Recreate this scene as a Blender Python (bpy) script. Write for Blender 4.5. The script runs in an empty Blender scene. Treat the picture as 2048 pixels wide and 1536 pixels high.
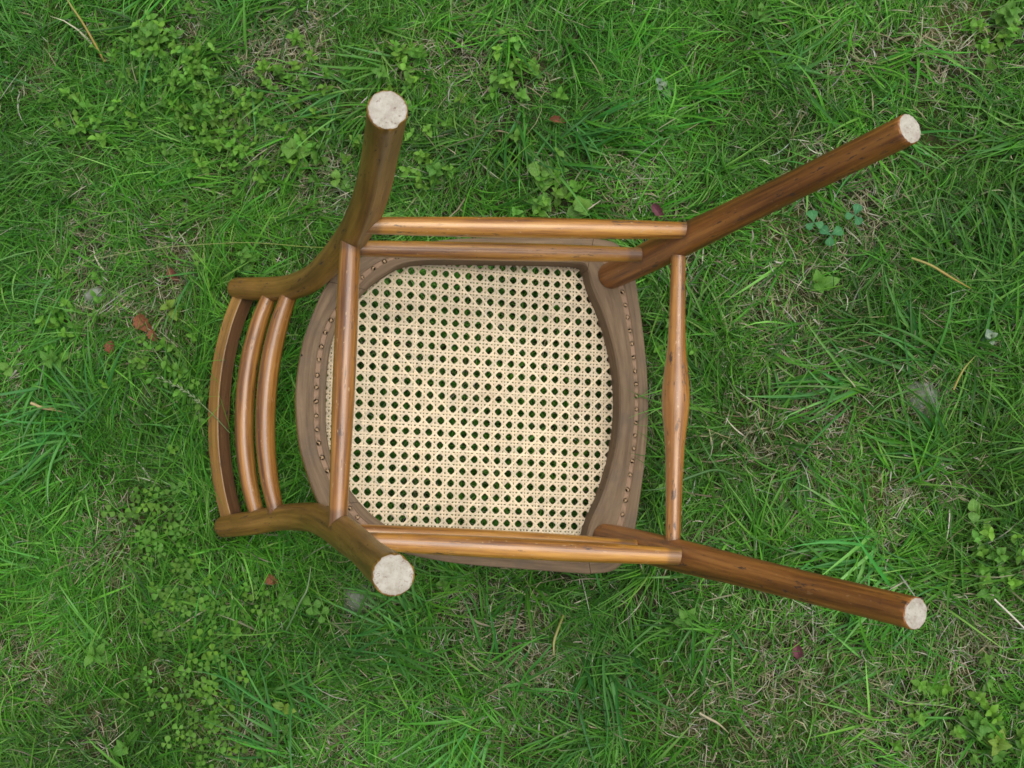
import bpy, math, random
import numpy as np
from mathutils import Vector, Matrix, Euler

random.seed(7)
RNG = np.random.default_rng(11)
scene = bpy.context.scene
COL = scene.collection

# ------------------------------------------------------------------ camera
cam_d = bpy.data.cameras.new('camera')
cam_d.sensor_width = 36.0
cam_d.lens = 39.578
cam_d.clip_start = 0.02
cam_d.clip_end = 400.0
cam = bpy.data.objects.new('camera', cam_d)
COL.objects.link(cam)
cam_rot = Matrix(((0.98865, 0.000428, 0.150213), (0.015772, 0.994172, -0.106643), (-0.149384, 0.107803, 0.982885)))
cam.matrix_world = Matrix.Translation((0.194654, -0.117609, 1.360121)) @ cam_rot.to_4x4()
scene.camera = cam

# ------------------------------------------------------------------ overcast daylight
SUN_EL, SUN_ROT = math.radians(65), math.radians(72)
world = bpy.data.worlds.new('World')
scene.world = world
world.use_nodes = True
wn = world.node_tree
wn.nodes.clear()
w_out = wn.nodes.new('ShaderNodeOutputWorld')
w_bg = wn.nodes.new('ShaderNodeBackground')
w_hs = wn.nodes.new('ShaderNodeHueSaturation')
w_sky = wn.nodes.new('ShaderNodeTexSky')
w_sky.sky_type = 'NISHITA'
w_sky.sun_disc = False
w_sky.sun_elevation = SUN_EL
w_sky.sun_rotation = SUN_ROT
w_sky.dust_density = 4.0
w_sky.air_density = 1.2
w_hs.inputs['Saturation'].default_value = 0.25
w_bg.inputs['Strength'].default_value = 0.09
wn.links.new(w_sky.outputs[0], w_hs.inputs['Color'])
wn.links.new(w_hs.outputs[0], w_bg.inputs['Color'])
wn.links.new(w_bg.outputs[0], w_out.inputs['Surface'])

sun_d = bpy.data.lights.new('sun', 'SUN')
sun_d.energy = 1.5
sun_d.angle = math.radians(48)
sun_d.color = (1.0, 0.96, 0.90)
sun = bpy.data.objects.new('sun', sun_d)
COL.objects.link(sun)
# sky sun_rotation is clockwise from +Y
sdir = Vector((math.sin(SUN_ROT) * math.cos(SUN_EL), math.cos(SUN_ROT) * math.cos(SUN_EL), math.sin(SUN_EL)))
sun.rotation_euler = sdir.to_track_quat('Z', 'Y').to_euler()
sun.location = (0, 0, 5)

scene.view_settings.view_transform = 'Standard'
scene.view_settings.look = 'None'
scene.view_settings.gamma = 1.0
scene.view_settings.use_curve_mapping = False
scene.view_settings.exposure = 0.66
scene.cycles.max_bounces = 8
scene.cycles.filter_width = 1.6

# ------------------------------------------------------------------ node helpers
class NT:
    def __init__(s, name):
        s.m = bpy.data.materials.new(name)
        s.m.use_nodes = True
        s.t = s.m.node_tree
        s.t.nodes.clear()
        s.out = s.n('ShaderNodeOutputMaterial')
    def n(s, t, **kw):
        nd = s.t.nodes.new(t)
        for k, v in kw.items():
            if k in nd.inputs.keys():
                s.put(nd.inputs[k], v)
            else:
                setattr(nd, k, v)
        return nd
    def put(s, sock, v):
        if isinstance(v, bpy.types.NodeSocket):
            s.t.links.new(v, sock)
        elif isinstance(v, bpy.types.Node):
            s.t.links.new(v.outputs[0], sock)
        else:
            if hasattr(sock.default_value, '__len__') and not hasattr(v, '__len__'):
                sock.default_value = (v,) * len(sock.default_value)
            elif sock.type == 'RGBA' and len(v) == 3:
                sock.default_value = (*v, 1)
            else:
                sock.default_value = v
    def math(s, op, a, b=0.0, clamp=False):
        nd = s.n('ShaderNodeMath', operation=op)
        nd.use_clamp = clamp
        s.put(nd.inputs[0], a)
        s.put(nd.inputs[1], b)
        return nd.outputs[0]
    def mix(s, f, a, b, bt='MIX'):
        nd = s.n('ShaderNodeMixRGB', blend_type=bt)
        s.put(nd.inputs[0], f); s.put(nd.inputs[1], a); s.put(nd.inputs[2], b)
        return nd.outputs[0]
    def ramp(s, f, stops):
        nd = s.n('ShaderNodeValToRGB')
        el = nd.color_ramp.elements
        while len(el) < len(stops):
            el.new(0.5)
        for e, (p, c) in zip(el, stops):
            e.position = p
            e.color = (*c, 1) if hasattr(c, '__len__') else (c, c, c, 1)
        s.put(nd.inputs[0], f)
        return nd.outputs[0]
    def step(s, f, a, b):
        nd = s.n('ShaderNodeMapRange', interpolation_type='SMOOTHSTEP')
        s.put(nd.inputs[0], f)
        nd.inputs[1].default_value = a
        nd.inputs[2].default_value = b
        return nd.outputs[0]
    def noise(s, vec, scale, detail=3.0, rough=0.55):
        nd = s.n('ShaderNodeTexNoise')
        s.put(nd.inputs['Vector'], vec)
        nd.inputs['Scale'].default_value = scale
        nd.inputs['Detail'].default_value = detail
        nd.inputs['Roughness'].default_value = rough
        return nd.outputs[0]
    def mapping(s, vec, scale, loc=None):
        nd = s.n('ShaderNodeMapping')
        s.put(nd.inputs['Vector'], vec)
        nd.inputs['Scale'].default_value = scale
        if loc is not None:
            s.put(nd.inputs['Location'], loc)
        return nd.outputs[0]

def wood_material(name, dark, mid, light, rough=0.36, coat=0.25, grime=0.8, wear=0.25, blotch=0.35):
    """varnished wood; UV = metres around (u) and along (v) the stick"""
    N = NT(name)
    uv = N.n('ShaderNodeUVMap').outputs[0]
    oi = N.n('ShaderNodeObjectInfo')
    off = N.n('ShaderNodeCombineXYZ')
    N.put(off.inputs[0], N.math('MULTIPLY', oi.outputs['Random'], 17.3))
    N.put(off.inputs[1], N.math('MULTIPLY', oi.outputs['Random'], 41.7))
    N.put(off.inputs[2], N.math('MULTIPLY', oi.outputs['Random'], 9.1))
    grain = N.noise(N.mapping(uv, (170, 7, 1), off), 1.0, 6, 0.72)
    streak = N.noise(N.mapping(uv, (105, 4, 1), off), 1.0, 3, 0.6)
    grain = N.math('ADD', N.math('MULTIPLY', grain, 0.6), N.math('MULTIPLY', streak, 0.4))
    fine = N.noise(N.mapping(uv, (620, 34, 1), off), 1.0, 3, 0.6)
    blot = N.noise(N.mapping(uv, (28, 11, 1), off), 1.0, 4, 0.6)
    col = N.ramp(grain, [(0.38, dark), (0.5, mid), (0.62, light)])
    col = N.mix(N.math('MULTIPLY', N.step(blot, 0.42, 0.75), blotch), col, dark)
    pore = N.step(fine, 0.60, 0.76)
    col = N.mix(N.math('MULTIPLY', pore, 0.35), col, [c * 0.45 for c in dark])
    # bruises and dark scuffs that follow the grain
    sc = N.noise(N.mapping(uv, (260, 50, 1), off), 1.0, 4, 0.7)
    sc2 = N.noise(N.mapping(uv, (30, 14, 1), off), 1.0, 1, 0.5)
    scuff = N.math('MULTIPLY', N.step(sc, 0.58, 0.64), N.step(sc2, 0.46, 0.58))
    col = N.mix(N.math('MULTIPLY', scuff, 0.85), col, (0.035, 0.022, 0.018))
    # small dents and specks
    sp = N.noise(N.mapping(uv, (420, 210, 1), off), 1.0, 2, 0.5)
    speck = N.step(sp, 0.735, 0.78)
    col = N.mix(N.math('MULTIPLY', speck, 0.8), col, (0.025, 0.014, 0.01))
    # bare rubbed nicks, few
    nk = N.noise(N.mapping(uv, (320, 120, 1), off), 1.0, 3, 0.6)
    nick = N.math('MULTIPLY', N.step(nk, 0.66, 0.70), wear * 3)
    col = N.mix(N.math('MINIMUM', nick, 0.7), col, (0.42, 0.26, 0.12))
    # black grime that has gathered in the joints
    at = N.n('ShaderNodeAttribute', attribute_name='grime').outputs['Fac']
    gn = N.noise(N.mapping(uv, (90, 60, 1), off), 1.0, 4, 0.6)
    gf = N.step(N.math('ADD', at, N.math('MULTIPLY', N.math('SUBTRACT', gn, 0.5), 0.7)), 0.25, 1.0)
    gf = N.math('MULTIPLY', gf, grime * 0.6)
    col = N.mix(gf, col, (0.032, 0.018, 0.016))
    bs = N.n('ShaderNodeBsdfPrincipled')
    N.put(bs.inputs['Base Color'], col)
    rg = N.math('ADD', N.math('MULTIPLY', blot, 0.22), rough - 0.08)
    rg = N.math('ADD', rg, N.math('MULTIPLY', N.math('MAXIMUM', scuff, gf), 0.2))
    N.put(bs.inputs['Roughness'], rg)
    bs.inputs['Coat Weight'].default_value = coat
    bs.inputs['Coat Roughness'].default_value = 0.30
    bp = N.n('ShaderNodeBump')
    bp.inputs['Strength'].default_value = 0.35
    bp.inputs['Distance'].default_value = 0.0012
    hgt = N.math('SUBTRACT', N.math('MULTIPLY', grain, 0.5), N.math('ADD', N.math('MULTIPLY', pore, 0.25), N.math('MULTIPLY', scuff, 0.8)))
    N.put(bp.inputs['Height'], hgt)
    N.put(bs.inputs['Normal'], bp)
    N.put(N.out.inputs[0], bs)
    return N.m

def end_material():
    """bare sawn foot of a leg: pale end grain, dirt speckles"""
    N = NT('sawn_end_grain')
    tc = N.n('ShaderNodeTexCoord').outputs['Object']
    a = N.noise(tc, 300, 5, 0.75)
    b = N.noise(tc, 120, 5, 0.7)
    col = N.ramp(b, [(0.3, (0.28, 0.25, 0.20)), (0.5, (0.39, 0.36, 0.305)), (0.7, (0.465, 0.44, 0.385))])
    col = N.mix(N.math('MULTIPLY', N.step(a, 0.56, 0.66), 0.8), col, (0.16, 0.11, 0.08))
    c = N.noise(tc, 70, 4, 0.65)
    col = N.mix(N.math('MULTIPLY', N.step(c, 0.52, 0.64), 0.5), col, (0.30, 0.25, 0.22))
    at = N.n('ShaderNodeAttribute', attribute_name='grime').outputs['Fac']
    col = N.mix(N.math('MULTIPLY', at, N.math('MULTIPLY', N.step(b, 0.3, 0.6), 0.9)), col, (0.17, 0.12, 0.075))
    bs = N.n('ShaderNodeBsdfPrincipled', Roughness=0.9)
    N.put(bs.inputs['Base Color'], col)
    bp = N.n('ShaderNodeBump'); bp.inputs['Strength'].default_value = 0.6; bp.inputs['Distance'].default_value = 0.001
    N.put(bp.inputs['Height'], a); N.put(bs.inputs['Normal'], bp)
    N.put(N.out.inputs[0], bs)
    return N.m

def raw_material():
    """unvarnished grey-brown underside of the seat"""
    N = NT('raw_aged_wood')
    uv = N.n('ShaderNodeUVMap').outputs[0]
    tc = N.n('ShaderNodeTexCoord').outputs['Object']
    grain = N.noise(N.mapping(uv, (300, 14, 1)), 1.0, 5, 0.65)
    fine = N.noise(N.mapping(uv, (1500, 50, 1)), 1.0, 3, 0.6)
    blot = N.noise(tc, 22, 5, 0.62)
    col = N.ramp(grain, [(0.25, (0.100, 0.064, 0.036)), (0.5, (0.168, 0.112, 0.065)), (0.78, (0.245, 0.170, 0.102))])
    col = N.mix(N.math('MULTIPLY', N.step(blot, 0.45, 0.7), 0.45), col, (0.100, 0.080, 0.060))
    col = N.mix(N.math('MULTIPLY', N.step(fine, 0.6, 0.75), 0.4), col, (0.07, 0.045, 0.03))
    vo = N.n('ShaderNodeTexVoronoi'); N.put(vo.inputs['Vector'], tc); vo.inputs['Scale'].default_value = 62
    msk = N.step(N.noise(tc, 30, 2, 0.5), 0.50, 0.56)
    dot = N.math('MULTIPLY', N.math('LESS_THAN', vo.outputs['Distance'], 0.075), msk)
    col = N.mix(dot, col, (0.012, 0.008, 0.006))
    at = N.n('ShaderNodeAttribute', attribute_name='groove').outputs['Fac']
    gl = N.mix(grain, (0.25, 0.155, 0.095), (0.36, 0.235, 0.15))
    col = N.mix(N.math('MULTIPLY', at, 0.8), col, gl)
    bs = N.n('ShaderNodeBsdfPrincipled', Roughness=0.78)
    bs.inputs['Specular IOR Level'].default_value = 0.3
    N.put(bs.inputs['Base Color'], col)
    bp = N.n('ShaderNodeBump'); bp.inputs['Strength'].default_value = 0.4; bp.inputs['Distance'].default_value = 0.0008
    N.put(bp.inputs['Height'], N.math('SUBTRACT', grain, N.math('MULTIPLY', dot, 2.0))); N.put(bs.inputs['Normal'], bp)
    N.put(N.out.inputs[0], bs)
    return N.m

def attr_material(name, rough=0.6, spec=0.3, transl=0.0, vary=0.0, vscale=300.0, stain=0.0, ttint=(1.15, 1.25, 0.6)):
    """colour from the per-piece colour attribute"""
    N = NT(name)
    c = N.n('ShaderNodeAttribute', attribute_name='Col').outputs['Color']
    tc = N.n('ShaderNodeTexCoord').outputs['Object']
    if vary:
        nz = N.noise(tc, vscale, 3, 0.6)
        f = N.math('ADD', N.math('MULTIPLY', nz, 2 * vary), 1.0 - vary)
        comb = N.n('ShaderNodeCombineXYZ')
        for i in range(3):
            N.put(comb.inputs[i], f)
        c = N.mix(1.0, c, comb, 'MULTIPLY')
    if stain:
        st = N.step(N.noise(tc, 26, 5, 0.65), 0.52, 0.72)
        c = N.mix(N.math('MULTIPLY', st, stain), c, (0.34, 0.21, 0.10))
        fl = N.step(N.noise(tc, 700, 2, 0.5), 0.68, 0.74)
        c = N.mix(N.math('MULTIPLY', fl, stain), c, (0.20, 0.11, 0.06))
    bs = N.n('ShaderNodeBsdfPrincipled', Roughness=rough)
    bs.inputs['Specular IOR Level'].default_value = spec
    N.put(bs.inputs['Base Color'], c)
    if transl:
        tr = N.n('ShaderNodeBsdfTranslucent')
        N.put(tr.inputs[0], N.mix(1.0, c, ttint, 'MULTIPLY'))
        mx = N.n('ShaderNodeMixShader'); mx.inputs[0].default_value = transl
        N.put(mx.inputs[1], bs.outputs[0]); N.put(mx.inputs[2], tr.outputs[0])
        N.put(N.out.inputs[0], mx)
    else:
        N.put(N.out.inputs[0], bs)
    return N.m

def leaf_material(name, base, vein, tip=None, transl=0.25, rough=0.5, spot=0.0):
    N = NT(name)
    uv = N.n('ShaderNodeUVMap').outputs[0]
    oi = N.n('ShaderNodeObjectInfo').outputs['Random']
    tc = N.n('ShaderNodeTexCoord').outputs['Object']
    sep = N.n('ShaderNodeSeparateXYZ'); N.put(sep.inputs[0], uv)
    u = N.math('ABSOLUTE', N.math('SUBTRACT', sep.outputs[0], 0.5))
    mid = N.math('SUBTRACT', 1.0, N.step(u, 0.02, 0.07))
    ph = N.math('SINE', N.math('MULTIPLY', N.math('SUBTRACT', sep.outputs[1], N.math('MULTIPLY', u, 0.8)), 40.0))
    side = N.math('MULTIPLY', N.step(ph, 0.55, 1.0), 0.45)
    nz = N.noise(tc, 260, 4, 0.6)
    col = N.mix(oi, base, [base[0] * 1.5, base[1] * 1.25, base[2] * 1.1])
    col = N.mix(N.math('MULTIPLY', N.step(nz, 0.35, 0.75), 0.4), col, [c * 0.6 for c in base])
    if spot:
        col = N.mix(N.math('MULTIPLY', N.step(nz, 0.52, 0.62), spot), col, vein)
    col = N.mix(N.math('MAXIMUM', N.math('MULTIPLY', mid, 0.7), side), col, vein)
    bs = N.n('ShaderNodeBsdfPrincipled', Roughness=rough)
    bs.inputs['Specular IOR Level'].default_value = 0.22
    N.put(bs.inputs['Base Color'], col)
    bp = N.n('ShaderNodeBump'); bp.inputs['Strength'].default_value = 0.5; bp.inputs['Distance'].default_value = 0.0006
    N.put(bp.inputs['Height'], N.math('SUBTRACT', nz, N.math('ADD', mid, side))); N.put(bs.inputs['Normal'], bp)
    tr = N.n('ShaderNodeBsdfTranslucent')
    N.put(tr.inputs[0], N.mix(1.0, col, (1.2, 1.3, 0.6), 'MULTIPLY'))
    mx = N.n('ShaderNodeMixShader'); mx.inputs[0].default_value = transl
    N.put(mx.inputs[1], bs.outputs[0]); N.put(mx.inputs[2], tr.outputs[0])
    N.put(N.out.inputs[0], mx)
    return N.m

def soil_material():
    N = NT('soil_and_thatch')
    tc = N.n('ShaderNodeTexCoord').outputs['Object']
    a = N.noise(tc, 7, 5, 0.6)
    b = N.noise(tc, 55, 5, 0.65)
    c = N.noise(N.mapping(tc, (240, 900, 100)), 1.0, 3, 0.6)
    col = N.ramp(b, [(0.3, (0.014, 0.014, 0.007)), (0.55, (0.032, 0.032, 0.015)), (0.75, (0.070, 0.062, 0.036))])
    col = N.mix(N.math('MULTIPLY', N.step(a, 0.45, 0.62), 0.65), col, (0.060, 0.066, 0.014))
    col = N.mix(N.math('MULTIPLY', N.step(c, 0.58, 0.72), 0.5), col, (0.20, 0.165, 0.105))
    far = N.step(N.n('ShaderNodeVectorMath', operation='LENGTH', **{}).outputs['Value'], 0.0, 1.0)
    ln = [n for n in N.t.nodes if n.bl_idname == 'ShaderNodeVectorMath'][0]
    N.put(ln.inputs[0], tc)
    fr = [n for n in N.t.nodes if n.bl_idname == 'ShaderNodeMapRange' and n.outputs[0] == far][0]
    fr.inputs[1].default_value = 1.1; fr.inputs[2].default_value = 1.9
    lawn = N.mix(N.noise(tc, 90, 5, 0.7), (0.03, 0.075, 0.012), (0.085, 0.15, 0.035))
    col = N.mix(far, col, lawn)
    bs = N.n('ShaderNodeBsdfPrincipled', Roughness=0.95)
    bs.inputs['Specular IOR Level'].default_value = 0.15
    N.put(bs.inputs['Base Color'], col)
    bp = N.n('ShaderNodeBump'); bp.inputs['Strength'].default_value = 0.8; bp.inputs['Distance'].default_value = 0.006
    N.put(bp.inputs['Height'], b); N.put(bs.inputs['Normal'], bp)
    N.put(N.out.inputs[0], bs)
    return N.m

def stone_material():
    N = NT('lichen_grey_stone')
    tc = N.n('ShaderNodeTexCoord').outputs['Object']
    a = N.noise(tc, 60, 6, 0.65); b = N.noise(tc, 210, 4, 0.6)
    col = N.ramp(a, [(0.3, (0.09, 0.11, 0.08)), (0.52, (0.19, 0.21, 0.17)), (0.7, (0.36, 0.37, 0.35))])
    col = N.mix(N.math('MULTIPLY', N.step(b, 0.5, 0.65), 0.5), col, (0.10, 0.13, 0.07))
    bs = N.n('ShaderNodeBsdfPrincipled', Roughness=0.85)
    N.put(bs.inputs['Base Color'], col)
    bp = N.n('ShaderNodeBump'); bp.inputs['Strength'].default_value = 0.7; bp.inputs['Distance'].default_value = 0.002
    N.put(bp.inputs['Height'], b); N.put(bs.inputs['Normal'], bp)
    N.put(N.out.inputs[0], bs)
    return N.m

WOOD_RAIL = wood_material('honey_varnished_beech', (0.125, 0.040, 0.004), (0.345, 0.145, 0.017), (0.54, 0.270, 0.050), rough=0.42, coat=0.65, wear=0.32)
WOOD_RAIL_DK = wood_material('worn_honey_beech', (0.100, 0.033, 0.005), (0.270, 0.108, 0.017), (0.44, 0.205, 0.046), rough=0.42, coat=0.65, wear=0.32)
WOOD_FRONT = wood_material('red_brown_beech', (0.085, 0.026, 0.006), (0.215, 0.077, 0.014), (0.36, 0.148, 0.030), rough=0.42, coat=0.2, wear=0.10)
WOOD_BACK = wood_material('olive_brown_beech', (0.105, 0.048, 0.008), (0.215, 0.108, 0.017), (0.31, 0.166, 0.034), rough=0.45, coat=0.12, wear=0.08)
WOOD_CREST = wood_material('dark_crest_beech', (0.070, 0.031, 0.014), (0.130, 0.060, 0.026), (0.190, 0.092, 0.040), rough=0.42, coat=0.15, wear=0.08)
END = end_material()
RAW = raw_material()
CANE = attr_material('woven_cane', rough=0.5, spec=0.4, vary=0.16, vscale=110.0, stain=0.22, transl=0.30, ttint=(1.1, 1.0, .8))
GRASS = attr_material('grass_blade', rough=0.48, spec=0.32, transl=0.30, vary=0.12, vscale=90.0)
STRAW = attr_material('dry_straw', rough=0.75, spec=0.2, transl=0.1, vary=0.2, vscale=200.0)
WEED = attr_material('weed_leaf', rough=0.55, spec=0.2, transl=0.25, vary=0.2, vscale=260.0)
SOIL = soil_material()
STONE = stone_material()

# ------------------------------------------------------------------ mesh helpers
def link(o, parent=None):
    COL.objects.link(o)
    if parent is not None:
        o.parent = parent
    return o

def mesh_obj(name, verts, faces, mats, parent=None, mat_idx=None, uvs=None, attrs=None, smooth=True, sharp_deg=None):
    me = bpy.data.meshes.new(name)
    me.from_pydata([tuple(v) for v in verts], [], faces)
    for m in (mats if isinstance(mats, (list, tuple)) else [mats]):
        me.materials.append(m)
    if mat_idx is not None:
        me.polygons.foreach_set('material_index', mat_idx)
    if smooth:
        me.polygons.foreach_set('use_smooth', [True] * len(me.polygons))
    if uvs is not None:                               # one (u,v) list per face
        l = me.uv_layers.new(name='UVMap')
        flat = [c for f in uvs for p in f for c in p]
        l.data.foreach_set('uv', flat)
    for k, v in (attrs or {}).items():
        a = me.attributes.new(k, 'FLOAT', 'POINT')
        a.data.foreach_set('value', np.asarray(v, dtype=np.float32))
    if sharp_deg is not None:
        me.set_sharp_from_angle(angle=math.radians(sharp_deg))
    me.update()
    return link(bpy.data.objects.new(name, me), parent)

def catmull(pts, n):
    """n samples per span through pts (any dimension), open"""
    P = np.asarray(pts, float)
    P = np.vstack([2 * P[0] - P[1], P, 2 * P[-1] - P[-2]])
    out = []
    for i in range(1, len(P) - 2):
        for k in range(n):
            t = k / n
            a, b, c, d = P[i - 1], P[i], P[i + 1], P[i + 2]
            out.append(0.5 * (2 * b + (c - a) * t + (2 * a - 5 * b + 4 * c - d) * t * t + (3 * b - a - 3 * c + d) * t ** 3))
    out.append(P[-2])
    return np.array(out)

JOINTS = []     # chair-local points where dirt gathers

def sweep(name, ctrl, mat, parent, span=8, sides=28, profile=None, ref=(1, 0, 0), cap0='flat', cap1='flat',
          end_mat1=None, grime_r=0.0065, wobble=0.0):
    """ctrl rows: x, y, z, radius [, extra]; profile(theta, extra) -> relative radius; a round stick by default"""
    S = catmull(ctrl, span)
    C, Rr = S[:, :3], S[:, 3]
    ex = S[:, 4] if S.shape[1] > 4 else np.zeros(len(S))
    # rounded ends: extra rings that close in
    def dome(c, d, r, e, k=5):
        a = [math.pi / 2 * j / k for j in range(1, k)]
        return [(c + d * r * 0.75 * math.sin(t), r * math.cos(t), e) for t in a]
    T = np.gradient(C, axis=0); T /= np.linalg.norm(T, axis=1)[:, None]
    rings = [(C[i], Rr[i], ex[i], T[i]) for i in range(len(C))]
    if cap0 == 'round':
        rings = [(c, r, e, T[0]) for c, r, e in reversed(dome(C[0], -T[0], Rr[0], ex[0]))] + rings
    if cap1 == 'round':
        rings += [(c, r, e, T[-1]) for c, r, e in dome(C[-1], T[-1], Rr[-1], ex[-1])]
    if cap1 == 'foot':                                 # tiny worn arris before the sawn face
        c, r, e, t = rings[-1]
        rings[-1] = (c - t * 0.0012, r, e, t)
        for q in (0.0009, r * .14, r * .45, r * .8):
            rings.append((c, r - q, e, t))
    ref = np.array(ref, float)
    V, UVv, per = [], [], 2 * math.pi
    L = 0.0
    wob = [random.uniform(0, 6.28) for _ in range(4)]
    for i, (c, r, e, t) in enumerate(rings):
        if i:
            L += np.linalg.norm(c - rings[i - 1][0])
        a = ref - t * ref.dot(t); a /= np.linalg.norm(a)
        b = np.cross(t, a)
        for k in range(sides):
            th = per * k / sides
            rr = r * (profile(th, e) if profile else 1.0)
            rr *= 1 + wobble * (math.sin(2 * th + wob[0] + L * 9) * 0.5 + math.sin(3 * th + wob[1] - L * 21) * 0.3 + math.sin(L * 38 + wob[2]) * 0.4)
            V.append(c + (a * math.cos(th) + b * math.sin(th)) * rr)
        UVv.append(L)
    F, U, MI = [], [], []
    rm = float(np.mean(Rr))
    for i in range(len(rings) - 1):
        for k in range(sides):
            k2 = (k + 1) % sides
            F.append((i * sides + k, i * sides + k2, (i + 1) * sides + k2, (i + 1) * sides + k))
            u0, u1 = per * rm * k / sides, per * rm * (k + 1) / sides
            U.append(((u0, UVv[i]), (u1, UVv[i]), (u1, UVv[i + 1]), (u0, UVv[i + 1])))
            MI.append(0)
    n0 = len(rings) - 1
    if cap1 == 'foot':
        for q in range(4):                              # chewed rim of the sawn face, a little dirt along it
            for k in range(sides):
                v = (n0 - 3 + q) * sides + k
                if q == 0:
                    V[v] = V[v] + np.array([random.gauss(0, .00025) for _ in range(3)])
        for f in range((n0 - 3) * sides, n0 * sides):
            MI[f] = 1
    F.append(tuple(reversed(range(sides)))); U.append([(0.01 * math.cos(per * k / sides), 0.01 * math.sin(per * k / sides)) for k in range(sides)]); MI.append(0)
    F.append(tuple(n0 * sides + k for k in range(sides))); U.append([(0.01 * math.cos(per * k / sides), 0.01 * math.sin(per * k / sides)) for k in range(sides)]); MI.append(1 if end_mat1 else 0)
    V = np.array(V)
    g = np.zeros(len(V))
    if cap1 == 'foot':
        g[(n0 - 3) * sides:(n0 - 2) * sides] = .5
    for j, rad in JOINTS:
        d = np.linalg.norm(V - np.array(j), axis=1)
        g = np.maximum(g, np.clip(1 - (d - rad) / grime_r, 0, 1))
    return mesh_obj(name, V, F, [mat] + ([end_mat1] if end_mat1 else []), parent, MI, U, {'grime': g}, True, 38)

# ------------------------------------------------------------------ ground
def vnoise(x, y, scale, seed):
    """smooth value noise in 0..1"""
    r = np.random.default_rng(seed)
    G = r.random((64, 64))
    u = np.asarray(x) * scale + 31.7; v = np.asarray(y) * scale + 17.3
    i = np.floor(u).astype(int); j = np.floor(v).astype(int)
    fu = u - i; fv = v - j
    fu = fu * fu * (3 - 2 * fu); fv = fv * fv * (3 - 2 * fv)
    g = lambda a, b: G[a % 64, b % 64]
    return (g(i, j) * (1 - fu) + g(i + 1, j) * fu) * (1 - fv) + (g(i, j + 1) * (1 - fu) + g(i + 1, j + 1) * fu) * fv

def ground_z(x, y):
    x = np.asarray(x, float); y = np.asarray(y, float)
    d = np.sqrt(x * x + y * y)
    f = np.clip((2.2 - d) / 0.6, 0, 1)
    return f * ((vnoise(x, y, 9, 3) - 0.5) * 0.010 + (vnoise(x, y, 28, 4) - 0.5) * 0.006)

axis = np.concatenate([[-60, -25, -10, -5, -3.2], np.linspace(-2.4, 2.4, 170), [3.2, 5, 10, 25, 60]])
gx, gy = np.meshgrid(axis, axis)
gz = ground_z(gx, gy)
n = len(axis)
gv = np.stack([gx.ravel(), gy.ravel(), gz.ravel()], 1)
gf = [(r * n + c, r * n + c + 1, (r + 1) * n + c + 1, (r + 1) * n + c) for r in range(n - 1) for c in range(n - 1)]
ground = mesh_obj('ground', gv, gf, SOIL)
ground['kind'] = 'structure'

# ------------------------------------------------------------------ the chair, feet up, tipped on seat front and crest rail
TILT = math.radians(21.905)
ROOT = np.array([0.0, 0.0, 0.107])
chair = link(bpy.data.objects.new('chair', None))
chair.empty_display_size = 0.1
chair.location = ROOT
chair.rotation_euler = (0, TILT, 0)
chair['label'] = 'upturned wooden chair with a woven cane seat, lying feet up on the lawn'
chair['category'] = 'chair'
RY = np.array([[math.cos(TILT), 0, math.sin(TILT)], [0, 1, 0], [-math.sin(TILT), 0, math.cos(TILT)]])
to_local = lambda P: (np.asarray(P) - ROOT) @ RY
to_world = lambda P: np.asarray(P) @ RY.T + ROOT

# centre lines in chair space: x to the seat front, z to the feet, seat underside at z = 0
REAR_T = [(-0.3060, 0.1496, -0.214), (-0.2850, 0.1440, -0.180), (-0.2666, 0.1395, -0.150), (-0.2440, 0.1335, -0.100), (-0.2215, 0.1312, -0.030),
          (-0.2060, 0.1368, 0.030), (-0.1925, 0.1470, 0.090), (-0.1850, 0.1570, 0.148), (-0.1835, 0.1672, 0.225), (-0.1885, 0.1719, 0.330), (-0.1960, 0.1688, 0.435)]
REAR_B = [(-0.3090, -0.1500, -0.214), (-0.2900, -0.1465, -0.180), (-0.2740, -0.1435, -0.150), (-0.2440, -0.1365, -0.100), (-0.2160, -0.1345, -0.030),
          (-0.2020, -0.1385, 0.030), (-0.1925, -0.1445, 0.090), (-0.1855, -0.1510, 0.148), (-0.1815, -0.1573, 0.225), (-0.1815, -0.1638, 0.330), (-0.1825, -0.1681, 0.435)]
REAR_R = [0.0135, 0.0142, 0.0145, 0.0150, 0.0160, 0.0172, 0.0182, 0.0180, 0.0165, 0.0153, 0.0152]
REAR_E = [0.06, 0.08, 0.10, 0.16, 0.24, 0.32, 0.34, 0.34, 0.30, 0.24, 0.08]
FRONT_T = ((0.1195, 0.1505, -0.002), (0.2386, 0.1981, 0.428))
FRONT_B = ((0.1150, -0.1530, -0.002), (0.2341, -0.1982, 0.428))
lerp = lambda a, b, t: tuple(a[i] + (b[i] - a[i]) * t for i in range(3))

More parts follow.
